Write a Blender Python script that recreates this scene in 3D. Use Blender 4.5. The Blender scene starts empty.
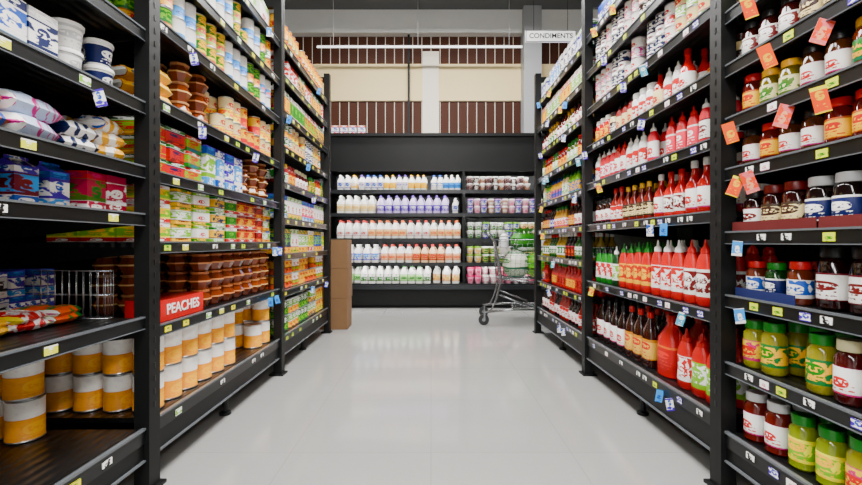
import bpy, math, random
import numpy as np
from mathutils import Matrix, Vector
random.seed(7)
scene = bpy.context.scene
XL, XR = 1.03, 1.06           # half widths of the aisle to the shelf fronts
POSTS = [0.206, 1.536, 2.87, 4.2]

# ------------------------------------------------------------------ colour
def C(hx, k=1.0):
    hx = hx.lstrip('#')
    o = []
    for i in (0, 2, 4):
        c = int(hx[i:i+2], 16) / 255
        c = c / 12.92 if c <= .04045 else ((c + .055) / 1.055) ** 2.4
        o.append(min(1, c * k))
    return (o[0], o[1], o[2], 1.0)

# ------------------------------------------------------------------ materials
def new_mat(name):
    m = bpy.data.materials.new(name); m.use_nodes = True
    nt = m.node_tree; b = nt.nodes['Principled BSDF']
    return m, nt, b
def simple(name, col, rough=.5, metal=0.0, emit=None, es=0, coat=0, noise=0.0, nscale=8, spec=.5):
    m, nt, b = new_mat(name)
    b.inputs['Base Color'].default_value = col
    b.inputs['Roughness'].default_value = rough
    b.inputs['Metallic'].default_value = metal
    b.inputs['Coat Weight'].default_value = coat
    b.inputs['Specular IOR Level'].default_value = spec
    if emit:
        b.inputs['Emission Color'].default_value = emit
        b.inputs['Emission Strength'].default_value = es
    if noise > 0:
        tc = nt.nodes.new('ShaderNodeTexCoord'); n = nt.nodes.new('ShaderNodeTexNoise')
        n.inputs['Scale'].default_value = nscale; n.inputs['Detail'].default_value = 5
        nt.links.new(tc.outputs['Object'], n.inputs['Vector'])
        mx = nt.nodes.new('ShaderNodeMix'); mx.data_type = 'RGBA'
        mx.inputs[6].default_value = tuple(c * (1 - noise) for c in col[:3]) + (1,)
        mx.inputs[7].default_value = tuple(min(1, c * (1 + noise)) for c in col[:3]) + (1,)
        nt.links.new(n.outputs['Fac'], mx.inputs[0]); nt.links.new(mx.outputs[2], b.inputs['Base Color'])
    return m
def attr(nt, nm):
    a = nt.nodes.new('ShaderNodeAttribute'); a.attribute_name = nm; return a
def pack_mat(name, rough, metal=0, coat=0, printed=False, spec=.4):
    m, nt, b = new_mat(name)
    lk = nt.links.new
    a = attr(nt, 'Col')
    b.inputs['Roughness'].default_value = rough
    b.inputs['Metallic'].default_value = metal
    b.inputs['Coat Weight'].default_value = coat
    b.inputs['Coat Roughness'].default_value = .08
    b.inputs['Specular IOR Level'].default_value = spec
    if not printed:
        lk(a.outputs['Color'], b.inputs['Base Color']); return m
    ink = attr(nt, 'Ink')
    uv = nt.nodes.new('ShaderNodeUVMap'); uv.uv_map = 'UVMap'
    cell = nt.nodes.new('ShaderNodeUVMap'); cell.uv_map = 'Cell'
    def M(op, x, y=None, z=None):
        n = nt.nodes.new('ShaderNodeMath'); n.operation = op
        for i, v in enumerate((x, y, z)):
            if v is None: continue
            if isinstance(v, (int, float)): n.inputs[i].default_value = v
            else: lk(v, n.inputs[i])
        return n.outputs[0]
    S = ink.outputs['Alpha']
    sp = nt.nodes.new('ShaderNodeSeparateXYZ'); lk(cell.outputs[0], sp.inputs[0])
    fu = M('SUBTRACT', M('FRACT', sp.outputs[0]), .5); v = sp.outputs[1]
    s2 = M('FRACT', M('MULTIPLY', S, 7.3)); s3 = M('FRACT', M('MULTIPLY', S, 23.1))
    # ellipse badge
    ex = M('DIVIDE', fu, M('ADD', M('MULTIPLY', S, .16), .2)); ey = M('DIVIDE', M('SUBTRACT', v, M('ADD', M('MULTIPLY', s2, .3), .4)), M('ADD', M('MULTIPLY', s3, .14), .15))
    rr = M('ADD', M('POWER', M('ABSOLUTE', ex), 2.4), M('POWER', M('ABSOLUTE', ey), 2.4))
    badge = M('LESS_THAN', rr, 1.0)
    # band at the foot / head of the label
    foot = M('LESS_THAN', v, M('MULTIPLY', s3, .22)); head = M('GREATER_THAN', v, M('SUBTRACT', 1.0, M('MULTIPLY', s2, .16)))
    band = M('MAXIMUM', foot, head)
    # lettering
    cb = nt.nodes.new('ShaderNodeCombineXYZ'); lk(M('MULTIPLY', S, 37.0), cb.inputs[2])
    ad = nt.nodes.new('ShaderNodeVectorMath'); ad.operation = 'ADD'; lk(uv.outputs[0], ad.inputs[0]); lk(cb.outputs[0], ad.inputs[1])
    def nz(scale, lo, hi, det=1.0):
        n = nt.nodes.new('ShaderNodeTexNoise'); n.inputs['Scale'].default_value = scale; n.inputs['Detail'].default_value = det
        lk(ad.outputs[0], n.inputs['Vector'])
        r = nt.nodes.new('ShaderNodeMapRange'); r.inputs[1].default_value = lo; r.inputs[2].default_value = hi; lk(n.outputs['Fac'], r.inputs[0]); return r.outputs[0]
    fine = nz(11, .5, .56, 1); art = nz(4.2, .54, .58, 2)
    inrow = M('LESS_THAN', M('ABSOLUTE', ey), .45)          # wordmark line through the badge
    word = M('MULTIPLY', M('MULTIPLY', fine, inrow), badge)
    small = M('MULTIPLY', M('MULTIPLY', fine, M('GREATER_THAN', M('SINE', M('MULTIPLY', v, 44.0)), .3)), M('MULTIPLY', M('LESS_THAN', v, .36), M('LESS_THAN', M('ABSOLUTE', fu), .3)))
    hs = nt.nodes.new('ShaderNodeHueSaturation'); lk(M('ADD', .42, M('MULTIPLY', s2, .16)), hs.inputs['Hue']); lk(ink.outputs['Color'], hs.inputs['Color']); hs.inputs['Value'].default_value = .9
    def mix(f, x, y):
        n = nt.nodes.new('ShaderNodeMix'); n.data_type = 'RGBA'; lk(f, n.inputs[0]); lk(x, n.inputs[6]); lk(y, n.inputs[7]); return n.outputs[2]
    c = a.outputs['Color']
    c = mix(M('MULTIPLY', art, M('GREATER_THAN', s3, .35)), c, hs.outputs[0])
    c = mix(band, c, hs.outputs[0])
    c = mix(small, c, ink.outputs['Color'])
    c = mix(badge, c, ink.outputs['Color'])
    c = mix(word, c, a.outputs['Color'])
    lk(c, b.inputs['Base Color'])
    return m
PL, PR, ME, GL, CB = 0, 1, 2, 3, 4
PACK = [pack_mat('plastic_pack', .33), pack_mat('printed_label', .42, printed=True, spec=.3),
        pack_mat('tin_metal', .28, metal=.9), pack_mat('filled_glass', .07, coat=.5), pack_mat('carton_board', .8)]

# ------------------------------------------------------------------ templates
class T:
    def __init__(s): s.v = []; s.f = []   # f: (idx, mat, slot, uvs, smooth[, cell])
    def merge(s, o, off=(0, 0, 0)):
        n = len(s.v)
        s.v += [(a + off[0], b + off[1], c + off[2]) for a, b, c in o.v]
        s.f += [(tuple(i + n for i in f[0]),) + f[1:] for f in o.f]; return s
    def done(s):
        s.V = np.array(s.v, dtype=np.float64)
        s.L = np.array([i for f in s.f for i in f[0]], dtype=np.int64)
        s.N = np.array([len(f[0]) for f in s.f], dtype=np.int64)
        s.M = np.array([f[1] for f in s.f]); s.S = np.array([f[2] for f in s.f])
        s.U = np.array([u for f in s.f for u in f[3]], dtype=np.float64)
        QC = ((0, 0), (1, 0), (1, 1), (0, 1))
        s.CE = np.array([u for f in s.f for u in (f[5] if len(f) > 5 else (QC if len(f[0]) == 4 else ((.05, .9),) * len(f[0])))], dtype=np.float64)
        s.SM = np.array([f[4] for f in s.f]); return s
def lathe(prof, secs, seg=14, e=1.0, sx=1, sy=1, smooth=True, rot=0.0, cap=None, jit=0):
    t = T()
    def ring(z, r):
        st = len(t.v)
        for k in range(seg):
            a = 2 * math.pi * k / seg + rot
            c, s_ = math.cos(a), math.sin(a)
            x = math.copysign(abs(c) ** e, c) * r * sx; y = math.copysign(abs(s_) ** e, s_) * r * sy
            if jit: x *= 1 + random.uniform(-jit, jit); y *= 1 + random.uniform(-jit, jit)
            t.v.append((x, y, z + (random.uniform(-jit, jit) * .1 if jit and z > .005 else 0)))
        return st
    n = len(prof); prev = None
    for i in range(n - 1):
        z0, r0 = prof[i]; z1, r1 = prof[i + 1]
        share = False
        if prev is not None and smooth:
            zp, rp = prof[i - 1]
            a0 = math.atan2(z0 - zp, r0 - rp); a1 = math.atan2(z1 - z0, r1 - r0)
            share = abs(a0 - a1) < .75
        A = prev if share else ring(z0, r0)
        B = ring(z1, r1); prev = B
        mt, sl = secs[i]; rr = max(r0, r1) * 2 * math.pi * 10
        lo, hi = z0, z1      # extent of the contiguous run with the same slot, for the label cell
        j = i
        while j > 0 and secs[j - 1] == secs[i]: j -= 1; lo = prof[j][0]
        j = i
        while j < n - 2 and secs[j + 1] == secs[i]: j += 1; hi = prof[j + 1][0]
        va, vb = (z0 - lo) / max(1e-6, hi - lo), (z1 - lo) / max(1e-6, hi - lo)
        for k in range(seg):
            k2 = (k + 1) % seg
            u0 = k / seg * rr; u1 = (k + 1) / seg * rr
            if seg == 4: c0, c1 = .0, .9999
            else: c0 = k / seg * 2 + .5; c1 = (k + 1) / seg * 2 + .5
            t.f.append(((A + k, A + k2, B + k2, B + k), mt, sl, ((u0, z0 * 10), (u1, z0 * 10), (u1, z1 * 10), (u0, z1 * 10)), smooth,
                        ((c0, va), (c1, va), (c1, vb), (c0, vb))))
    cm = cap or secs[-1]
    A = ring(prof[-1][0], prof[-1][1]); cc = ((0, 0), (1, 0), (1, 1), (0, 1)) if seg == 4 else ((.05, .9),) * seg
    t.f.append((tuple(range(A, A + seg)), cm[0], cm[1], tuple((t.v[A + k][0] * 10, t.v[A + k][1] * 10) for k in range(seg)), False, cc))
    A = ring(prof[0][0], prof[0][1]); t.f.append((tuple(range(A + seg - 1, A - 1, -1)), secs[0][0], secs[0][1], tuple((0, 0) for k in range(seg)), False))
    return t
def boxT(sx, sy, sz, mat=0, slot=0):
    """plain box centred in x,y, base at z=0"""
    t = T(); x, y = sx / 2, sy / 2
    P = [(-x, -y, 0), (x, -y, 0), (x, y, 0), (-x, y, 0), (-x, -y, sz), (x, -y, sz), (x, y, sz), (-x, y, sz)]
    for q in [(0, 3, 2, 1), (4, 5, 6, 7), (0, 1, 5, 4), (1, 2, 6, 5), (2, 3, 7, 6), (3, 0, 4, 7)]:
        st = len(t.v); t.v += [P[i] for i in q]
        uv = []
        for i in q:
            p = P[i]
            if q in [(0, 3, 2, 1), (4, 5, 6, 7)]: uv.append((p[0] * 10, p[1] * 10))
            elif q in [(0, 1, 5, 4), (2, 3, 7, 6)]: uv.append((p[0] * 10, p[2] * 10))
            else: uv.append((p[1] * 10, p[2] * 10))
        t.f.append((tuple(range(st, st + 4)), mat, slot, tuple(uv), False))
    return t
def tubeT(pts, r, seg=6, mat=0, slot=0, closed=False):
    t = T(); pts = [Vector(p) for p in pts]; n = len(pts); R = []
    for i, p in enumerate(pts):
        a = pts[i - 1] if (i > 0 or closed) else p
        b = pts[(i + 1) % n] if (i < n - 1 or closed) else p
        d = (b - a).normalized()
        up = Vector((0, 0, 1)) if abs(d.z) < .9 else Vector((0, 1, 0))
        u = d.cross(up).normalized(); w = u.cross(d)
        R.append(len(t.v))
        for k in range(seg):
            an = 2 * math.pi * k / seg
            t.v.append(tuple(p + u * math.cos(an) * r + w * math.sin(an) * r))
    m = n if closed else n - 1
    for i in range(m):
        A, B = R[i], R[(i + 1) % n]
        for k in range(seg):
            k2 = (k + 1) % seg
            t.f.append(((A + k, B + k, B + k2, A + k2), mat, slot, ((0, 0),) * 4, True))
    if not closed:
        t.f.append((tuple(range(R[0], R[0] + seg)), mat, slot, ((0, 0),) * seg, False))
        t.f.append((tuple(range(R[-1] + seg - 1, R[-1] - 1, -1)), mat, slot, ((0, 0),) * seg, False))
    return t

GREY = (.5, .5, .5, 1)
class Builder:
    def __init__(s): s.V = []; s.L = []; s.N = []; s.M = []; s.U = []; s.CE = []; s.SM = []; s.Cc = []; s.I = []; s.n = 0
    def add(s, t, loc=(0, 0, 0), yaw=0.0, pal=None, scale=1.0, R=None):
        if not hasattr(t, 'V'): t.done()
        c, q = math.cos(yaw), math.sin(yaw)
        M = np.array([[c, -q, 0], [q, c, 0], [0, 0, 1.0]]) * scale
        if R is not None: M = np.array(R) @ M
        s.V.append(t.V @ M.T + np.array(loc)); s.L.append(t.L + s.n); s.n += len(t.V)
        s.N.append(t.N); s.M.append(t.M); s.U.append(t.U); s.CE.append(t.CE); s.SM.append(t.SM)
        pal = pal or [(GREY, GREY)]
        # the print layout is a property of the product, so it is derived from its colours
        sd = [(sum(p[0][:3]) * 3.17 + sum(x * (i + 1.7) for i, x in enumerate(p[1][:3])) * 5.71 + p[0][1] * 2.3) % 1.0 for p in pal]
        a = np.array([p[0] for p in pal]); b = np.array([list(p[1][:3]) + [sd[i]] for i, p in enumerate(pal)])
        sl = np.minimum(t.S, len(pal) - 1)
        s.Cc.append(a[sl]); s.I.append(b[sl])
    def box(s, x0, x1, y0, y1, z0, z1, mat=0, pal=None):
        t = boxT(x1 - x0, y1 - y0, z1 - z0, mat); s.add(t, ((x0 + x1) / 2, (y0 + y1) / 2, z0), pal=pal)
    def build(s, name, mats, parent=None):
        me = bpy.data.meshes.new(name)
        V = np.concatenate(s.V); L = np.concatenate(s.L); N = np.concatenate(s.N)
        me.vertices.add(len(V)); me.vertices.foreach_set('co', V.astype(np.float32).ravel())
        me.loops.add(len(L)); me.loops.foreach_set('vertex_index', L.astype(np.int32))
        me.polygons.add(len(N)); st = np.concatenate([[0], np.cumsum(N)[:-1]])
        me.polygons.foreach_set('loop_start', st.astype(np.int32))
        me.polygons.foreach_set('material_index', np.concatenate(s.M).astype(np.int32))
        uvl = me.uv_layers.new(name='UVMap'); uvl.data.foreach_set('uv', np.concatenate(s.U).astype(np.float32).ravel())
        uvc = me.uv_layers.new(name='Cell'); uvc.data.foreach_set('uv', np.concatenate(s.CE).astype(np.float32).ravel())
        me.update(calc_edges=True)
        me.polygons.foreach_set('use_smooth', np.concatenate(s.SM).astype(bool))
        ca = me.attributes.new('Col', 'FLOAT_COLOR', 'FACE'); ca.data.foreach_set('color', np.concatenate(s.Cc).astype(np.float32).ravel())
        ia = me.attributes.new('Ink', 'FLOAT_COLOR', 'FACE'); ia.data.foreach_set('color', np.concatenate(s.I).astype(np.float32).ravel())
        for m in mats: me.materials.append(m)
        o = bpy.data.objects.new(name, me); scene.collection.objects.link(o)
        if parent: o.parent = parent
        return o

# ------------------------------------------------------------------ products
def can(r, h, split=.45):
    return lathe([(0, r * .93), (.003, r), (h * .03, r), (h * .045, r * .97), (h * split, r * .97), (h * .955, r * .97), (h * .97, r), (h, r), (h - .003, r * .9)],
                 [(ME, 0), (ME, 0), (ME, 0), (PR, 1), (PR, 2), (ME, 0), (ME, 0), (ME, 0)], seg=18, cap=(ME, 0))
def jar(r, h):
    return lathe([(0, r * .8), (.008, r), (h * .16, r), (h * .165, r * 1.01), (h * .58, r * 1.01), (h * .585, r), (h * .74, r * .97), (h * .82, r * .72), (h * .83, r * .82), (h * .98, r * .82), (h, r * .78)],
                 [(GL, 0), (GL, 0), (PR, 1), (PR, 1), (PR, 1), (GL, 0), (GL, 0), (PL, 2), (PL, 2), (PL, 2)], seg=16)
def bottle(r, h):
    return lathe([(0, r * .85), (.008, r), (h * .12, r), (h * .125, r * 1.01), (h * .48, r * 1.01), (h * .485, r), (h * .56, r * .95), (h * .66, r * .6), (h * .75, r * .38), (h * .86, r * .34), (h * .87, r * .42), (h * .99, r * .4), (h, r * .36)],
                 [(GL, 0), (GL, 0), (PR, 1), (PR, 1), (PR, 1), (GL, 0), (GL, 0), (GL, 0), (GL, 0), (PL, 2), (PL, 2), (PL, 2)], seg=14)
def squeeze(r, h):
    return lathe([(0, r * .8), (h * .03, r * .97), (h * .14, r), (h * .145, r * 1.01), (h * .36, r * .93), (h * .55, r * .98), (h * .555, r * .97), (h * .66, r * .9), (h * .75, r * .68), (h * .79, r * .5), (h * .795, r * .56), (h * .86, r * .5), (h * .9, r * .2), (h * .985, r * .11), (h, r * .07)],
                 [(PL, 0), (PL, 0), (PR, 1), (PR, 1), (PR, 1), (PL, 0), (PL, 0), (PL, 0), (PL, 0), (PL, 2), (PL, 2), (PL, 2), (PL, 2), (PL, 2)], seg=16, sx=.72)
def jug(r, h, mat=PL):
    t = lathe([(0, r * .9), (h * .02, r), (h * .14, r), (h * .145, r * 1.01), (h * .5, r * 1.01), (h * .505, r), (h * .62, r * .95), (h * .74, r * .62), (h * .84, r * .34), (h * .88, r * .3), (h * .885, r * .38), (h * .99, r * .38), (h, r * .34)],
              [(mat, 0), (mat, 0), (PR, 1), (PR, 1), (PR, 1), (mat, 0), (mat, 0), (mat, 0), (mat, 0), (PL, 2), (PL, 2), (PL, 2)], seg=16, e=.7, sx=.8)
    t.merge(tubeT([(0, -r * .28, h * .85), (0, -r * .7, h * .84), (0, -r * 1.0, h * .74), (0, -r * 1.02, h * .6), (0, -r * .85, h * .52)], r * .13, 6, mat, 0))
    return t
def tub(r, h):
    return lathe([(0, r * .72), (.003, r * .78), (h * .85, r * .97), (h * .86, r * 1.04), (h * .97, r * 1.04), (h, r)],
                 [(PL, 0), (PR, 1), (PL, 2), (PL, 2), (PL, 2)], seg=14)
def barrel(r, h):
    return lathe([(0, r * .55), (h * .05, r * .62), (h * .46, r), (h * .54, r), (h * .88, r * .66), (h * .89, r * .8), (h, r * .8)],
                 [(GL, 0), (GL, 0), (PL, 1), (GL, 0), (PL, 2), (PL, 2)], seg=8, rot=math.pi / 8, smooth=False)
def carton(d, w, h, b1=.25, b2=.8):
    k = math.sqrt(2) / 2
    t = lathe([(0, .985), (.003, 1), (h * b1, 1), (h * b2, 1), (h - .003, 1), (h, .985)],
              [(PR, 0), (PR, 0), (PR, 1), (PR, 2), (PR, 2)], seg=4, rot=math.pi / 4, sx=d * k, sy=w * k, smooth=False, cap=(PR, 2))
    for i, f in enumerate(t.f):     # rescale the uv to real centimetres
        t.f[i] = (f[0], f[1], f[2], tuple((u * (w + d) / 3.0 * .5, v) for u, v in f[3])) + f[4:]
    return t
def gable(d, w, h):
    t = carton(d, w, h * .8)
    x, y = d / 2, w / 2; z = h * .8
    P = [(-x, -y, z), (x, -y, z), (x, y, z), (-x, y, z), (0, -y, h * .93), (0, y, h * .93), (0, -y, h), (0, y, h)]
    for q in [(0, 4, 5, 3), (1, 2, 5, 4), (0, 1, 4), (2, 3, 5), (4, 6, 7, 5)]:
        st = len(t.v); t.v += [P[i] for i in q]
        t.f.append((tuple(range(st, st + len(q))), PR, 2, tuple((P[i][1] * 10, P[i][2] * 10) for i in q), False))
    return t
def bag(d, w, h):
    return lathe([(0, .55), (h * .12, .85), (h * .35, 1), (h * .6, .98), (h * .82, .75), (h * .93, .35), (h, .42)],
                 [(PR, 0), (PR, 0), (PR, 1), (PR, 1), (PR, 0), (PR, 0)], seg=14, e=.75, sx=d / 2, sy=w / 2, jit=.07)
def pillow(w, L, th, wr=.12, stand=0.0, nu=14, nv=10):
    """film bag: puffed middle, flat crimped seams at both ends, creased film. stand = lean angle"""
    t = T(); ph = [random.uniform(0, 6.28) for _ in range(6)]
    def P(i, j, s):
        u = i / nu * 2 - 1; v = j / nv * 2 - 1
        puff = max(0, 1 - abs(u) ** 5) ** .6 * max(0, 1 - abs(v) ** 3.2) ** .6
        if abs(u) > .9: puff = .02
        cr = math.sin(u * 9 + ph[0] + 3 * v) * .5 + math.sin(v * 11 + ph[1] - 4 * u) * .35 + math.sin((u + v) * 17 + ph[2]) * .3
        z = s * th / 2 * puff * (1 + wr * cr)
        y = u * L / 2; x = v * w / 2 * (1 - .08 * u * u)
        c_, s_ = math.cos(stand), math.sin(stand)
        return (x, y * c_ - z * s_, y * s_ + z * c_)
    for s in (1, -1):
        st = len(t.v)
        for i in range(nu + 1):
            for j in range(nv + 1): t.v.append(P(i, j, s))
        for i in range(nu):
            for j in range(nv):
                a = st + i * (nv + 1) + j; q = (a, a + 1, a + nv + 2, a + nv + 1)
                if s > 0: q = q[::-1]
                def uvv(k): 
                    k -= st; return ((k % (nv + 1)) / nv, (k // (nv + 1)) / nu)
                cc = tuple(uvv(k) for k in q)
                t.f.append((q, PR, 0 if (i in (0, nu - 1)) else 1, tuple((a_ * w * 10, b_ * L * 10) for a_, b_ in cc), True, cc))
    mz = min(v[2] for v in t.v); t.v = [(a, b, c - mz) for a, b, c in t.v]
    return t

W, K = C('f4f2ec'), C('0c0c0c')
RED, DRED, ORG, YEL, GRN, LGR, DGR = C('c80202'), C('680201'), C('ee5200'), C('f8b800'), C('06760e'), C('74b800'), C('04380c')
BLU, NAV, LBL, PNK, PUR, BRN, AMB, CRM, SIL = C('0448ac'), C('041450'), C('2c90e0'), C('dc1468'), C('5c2ca4'), C('301008'), C('b44814'), C('f0d898'), C('c4c4c4')
MAG = C('b0023c')
INKS = [RED, BLU, GRN, YEL, ORG, DRED, NAV, LGR]

def place(side, a, dp):
    if side == 'L': return -(XL + dp), a, math.pi
    if side == 'R': return XR + dp, a, 0.0
    return a, 5.76 + dp, math.pi / 2
def fill(name, side, a0, a1, z, tpls, w, pals, d=None, hh=.1, rows=3, setback=.03, gap=.004, stack=1, block=3, miss=.03, tray=None, jit=.003, yawj=.12, var=None):
    if not isinstance(tpls, list): tpls = [tpls]
    for t in tpls: t.done()
    if var is None: var = .1 if stack == 1 and side == 'R' else 0
    d = d or w
    b = Builder(); n = max(1, int((a1 - a0) / (w + gap))); sp = (a1 - a0) / n
    vi = random.randrange(len(pals)); sc = 1; left = 0; tt = tpls[0]; pal = pals[0]
    for i in range(n):
        if left <= 0:
            vi = (vi + random.choice([1, 1, max(1, len(pals) - 1)])) % len(pals) if len(pals) > 1 else 0
            tt = random.choice(tpls); sc = 1 - random.uniform(0, var); pal = pals[vi]
            if len(pals) > 1 and side != 'F' and random.random() < .45:      # another flavour of the same range
                k = random.randrange(len(pal)); pal = list(pal)
                c0 = pal[k][0]; nk = random.choice(INKS)
                if sum(abs(c0[j] - nk[j]) for j in range(3)) > .3: pal[k] = (c0, nk)
            left = max(1, block + random.choice([-1, 0, 0, 1])) if block > 1 else 1
        left -= 1
        first = 1 if (random.random() < miss and rows > 2) else 0
        for r in range(first, rows):
            ns = stack if random.random() > .08 else max(1, stack - 1)
            for k in range(ns):
                x, y, yw = place(side, a0 + sp * (i + .5) + random.uniform(-jit, jit), setback + d / 2 + r * (d + gap) + random.uniform(0, jit))
                b.add(tt, (x, y, z + .0015 + k * (hh + .001)), yw + random.uniform(-yawj, yawj), pal, scale=sc)
    if tray is not None:
        L = a1 - a0; nt = max(1, int(round(L / .32)))
        for i in range(nt):
            c0 = a0 + L * i / nt + .004; c1 = a0 + L * (i + 1) / nt - .004
            x, y, yw = place(side, (c0 + c1) / 2, setback - .012)
            th = min(.035, hh * .3)
            b.add(boxT(.003, c1 - c0, th, CB), (x, y, z + .001), yw, [(tray, tray)])
    return b.build(name, PACK)

def canp(lo, hi, i1=W, i2=W): return [(SIL, SIL), (lo, i1), (hi, i2)]
def jarp(content, lab, ink, lid): return [(content, content), (lab, ink), (lid, lid)]
def boxp(a, ia, b_, ib, c, ic): return [(a, ia), (b_, ib), (c, ic)]
big_cans = [canp(C('f49c00'), C('fbf8f0'), C('f8b010'), C('fffdf6'))]
mix_cans = [canp(GRN, W, YEL, GRN), canp(RED, W, W, RED), canp(BLU, W, W, NAV), canp(ORG, CRM, YEL, RED), canp(YEL, GRN, RED, W), canp(W, DGR, RED, W), canp(YEL, W, GRN, LGR)]
cool_cans = [canp(W, BLU, GRN, BLU), canp(GRN, LGR, YEL, RED), canp(LGR, GRN, RED, YEL), canp(LBL, W, BLU, W), canp(YEL, LGR, RED, GRN), canp(GRN, YEL, W, RED), canp(BLU, BLU, W, YEL), canp(GRN, RED, LGR, GRN)]
copper = [jarp(C('702a04'), C('d88a50'), C('9c4010'), C('b06030')), jarp(C('84360a'), C('e8b870'), C('c02818'), C('c48450'))]
gy_boxes = [boxp(GRN, YEL, W, RED, LGR, W), boxp(YEL, RED, LGR, W, YEL, GRN), boxp(RED, W, LGR, YEL, W, RED), boxp(LGR, W, YEL, RED, GRN, W)]
rg_boxes = [boxp(RED, W, GRN, LGR, W, RED), boxp(GRN, YEL, LGR, RED, RED, W), boxp(DRED, RED, RED, W, GRN, W), boxp(RED, YEL, RED, LGR, DGR, W)]
bl_boxes = [boxp(BLU, W, LBL, W, W, BLU), boxp(LBL, W, W, BLU, BLU, LBL)]
mg_boxes = [boxp(MAG, W, MAG, W, MAG, PNK), boxp(C('900020'), W, MAG, W, MAG, MAG)]
nav_boxes = [boxp(SIL, W, W, NAV, SIL, W), boxp(W, SIL, SIL, K, W, NAV), boxp(NAV, W, SIL, NAV, W, K), boxp(NAV, LBL, BLU, W, NAV, W)]
red_boxes = [boxp(RED, W, RED, W, DRED, RED), boxp(RED, YEL, DRED, RED, RED, W)]
multi_boxes = gy_boxes + rg_boxes + bl_boxes + [boxp(YEL, RED, ORG, W, YEL, W), boxp(W, RED, W, GRN, RED, W)]
ketch = [[(RED, RED), (RED, W), (W, W)], [(C('b00606'), RED), (W, RED), (RED, RED)], [(RED, RED), (C('b80808'), YEL), (GRN, GRN)]]
pinkb = [[(C('d81028'), RED), (W, PNK), (W, W)], [(C('c80c1c'), RED), (C('ec2c4c'), W), (RED, RED)]]
greenb = [[(C('125010'), GRN), (W, GRN), (RED, RED)], [(DGR, GRN), (LGR, W), (W, W)], [(GRN, GRN), (RED, W), (K, K)]]
darkb = [[(C('1c0604'), K), (W, RED), (K, K)], [(C('300c06'), K), (C('e0b040'), RED), (RED, RED)], [(C('140604'), K), (DRED, W), (W, W)], [(C('2a0c06'), K), (DRED, CRM), (K, K)]]
redw = [[(RED, RED), (W, RED), (RED, RED)], [(W, W), (RED, W), (W, W)], [(C('a00808'), RED), (CRM, RED), (K, K)], [(CRM, W), (W, BRN), (BRN, BRN)], [(RED, RED), (RED, YEL), (W, W)]]
whitecans = [canp(CRM, W, RED, BRN), canp(W, CRM, BRN, RED), canp(RED, W, W, RED), canp(W, W, DRED, NAV), canp(SIL, W, RED, RED)]
jars_am = [jarp(C('6a2406'), C('f0a808'), GRN, C('a88010')), jarp(C('4a2408'), W, RED, K), jarp(C('6a5a08'), C('e0d898'), GRN, YEL), jarp(C('5a0c06'), YEL, RED, RED), jarp(C('8a3808'), NAV, W, W), jarp(C('381808'), CRM, BRN, C('a07018')), jarp(C('300a06'), DRED, W, K)]
jars_dk = [jarp(C('1a0302'), W, DRED, K), jarp(C('1c0504'), W, RED, K), jarp(C('140806'), NAV, W, SIL), jarp(C('280504'), CRM, BRN, DRED)]
jars_md = [jarp(C('b83804'), W, YEL, RED), jarp(C('a00c04'), GRN, W, YEL), jarp(C('901808'), YEL, RED, C('900808')), jarp(C('440806'), W, RED, C('d0c898')), jarp(C('8c8406'), YEL, GRN, GRN)]
jars_lo = [jarp(C('8c8808'), C('e4b808'), RED, GRN), jarp(C('7c8c06'), LGR, YEL, GRN), jarp(C('601006'), W, RED, SIL), jarp(C('a87806'), YEL, GRN, YEL), jarp(C('a8440a'), C('f09010'), W, RED)]

# ------------------------------------------------------------------ room
floor_m, nt, b = new_mat('polished_vinyl_floor')
tc = nt.nodes.new('ShaderNodeTexCoord'); br = nt.nodes.new('ShaderNodeTexBrick')
br.offset = 0; br.inputs['Scale'].default_value = 1; br.inputs['Brick Width'].default_value = .6; br.inputs['Row Height'].default_value = .6
br.inputs['Mortar Size'].default_value = .002; br.inputs['Color1'].default_value = C('979693'); br.inputs['Color2'].default_value = C('9a9996'); br.inputs['Mortar'].default_value = C('8b8a87')
nt.links.new(tc.outputs['Object'], br.inputs['Vector'])
ns = nt.nodes.new('ShaderNodeTexNoise'); ns.inputs['Scale'].default_value = 60; ns.inputs['Detail'].default_value = 6; nt.links.new(tc.outputs['Object'], ns.inputs['Vector'])
mx = nt.nodes.new('ShaderNodeMix'); mx.data_type = 'RGBA'; mx.blend_type = 'MULTIPLY'; mx.inputs[0].default_value = .1
nt.links.new(br.outputs['Color'], mx.inputs[6]); nt.links.new(ns.outputs['Color'], mx.inputs[7]); nt.links.new(mx.outputs[2], b.inputs['Base Color'])
b.inputs['Roughness'].default_value = .12; b.inputs['IOR'].default_value = 1.7
n2 = nt.nodes.new('ShaderNodeTexNoise'); n2.inputs['Scale'].default_value = 5; nt.links.new(tc.outputs['Object'], n2.inputs['Vector'])
bp = nt.nodes.new('ShaderNodeBump'); bp.inputs['Strength'].default_value = .06; bp.inputs['Distance'].default_value = .02
nt.links.new(n2.outputs['Fac'], bp.inputs['Height']); nt.links.new(bp.outputs['Normal'], b.inputs['Normal'])

def slab(name, x0, x1, y0, y1, z0, z1, m, parent=None):
    q = Builder(); q.box(x0, x1, y0, y1, z0, z1); return q.build(name, [m], parent)
YB, YR, HX, ZC = 6.9, -5.0, 4.2, 4.65
slab('floor', -HX, HX, YR, YB, -.1, 0, floor_m)
ceil_m = simple('ceiling_paint', C('606366'), .9, noise=.04)
slab('ceiling', -HX, HX, YR, YB, ZC, ZC + .1, ceil_m)
wall_m = simple('wall_paint', C('a8a8a6'), .8, noise=.03)
slab('wall_left', -HX - .1, -HX, YR, YB, 0, ZC, wall_m)
slab('wall_right', HX, HX + .1, YR, YB, 0, ZC, wall_m)
slab('wall_rear', -HX, HX, YR - .1, YR, 0, ZC, wall_m)
tile_m, nt, b = new_mat('brown_wall_tile')
tc = nt.nodes.new('ShaderNodeTexCoord'); sp = nt.nodes.new('ShaderNodeSeparateXYZ'); cb = nt.nodes.new('ShaderNodeCombineXYZ')
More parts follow.
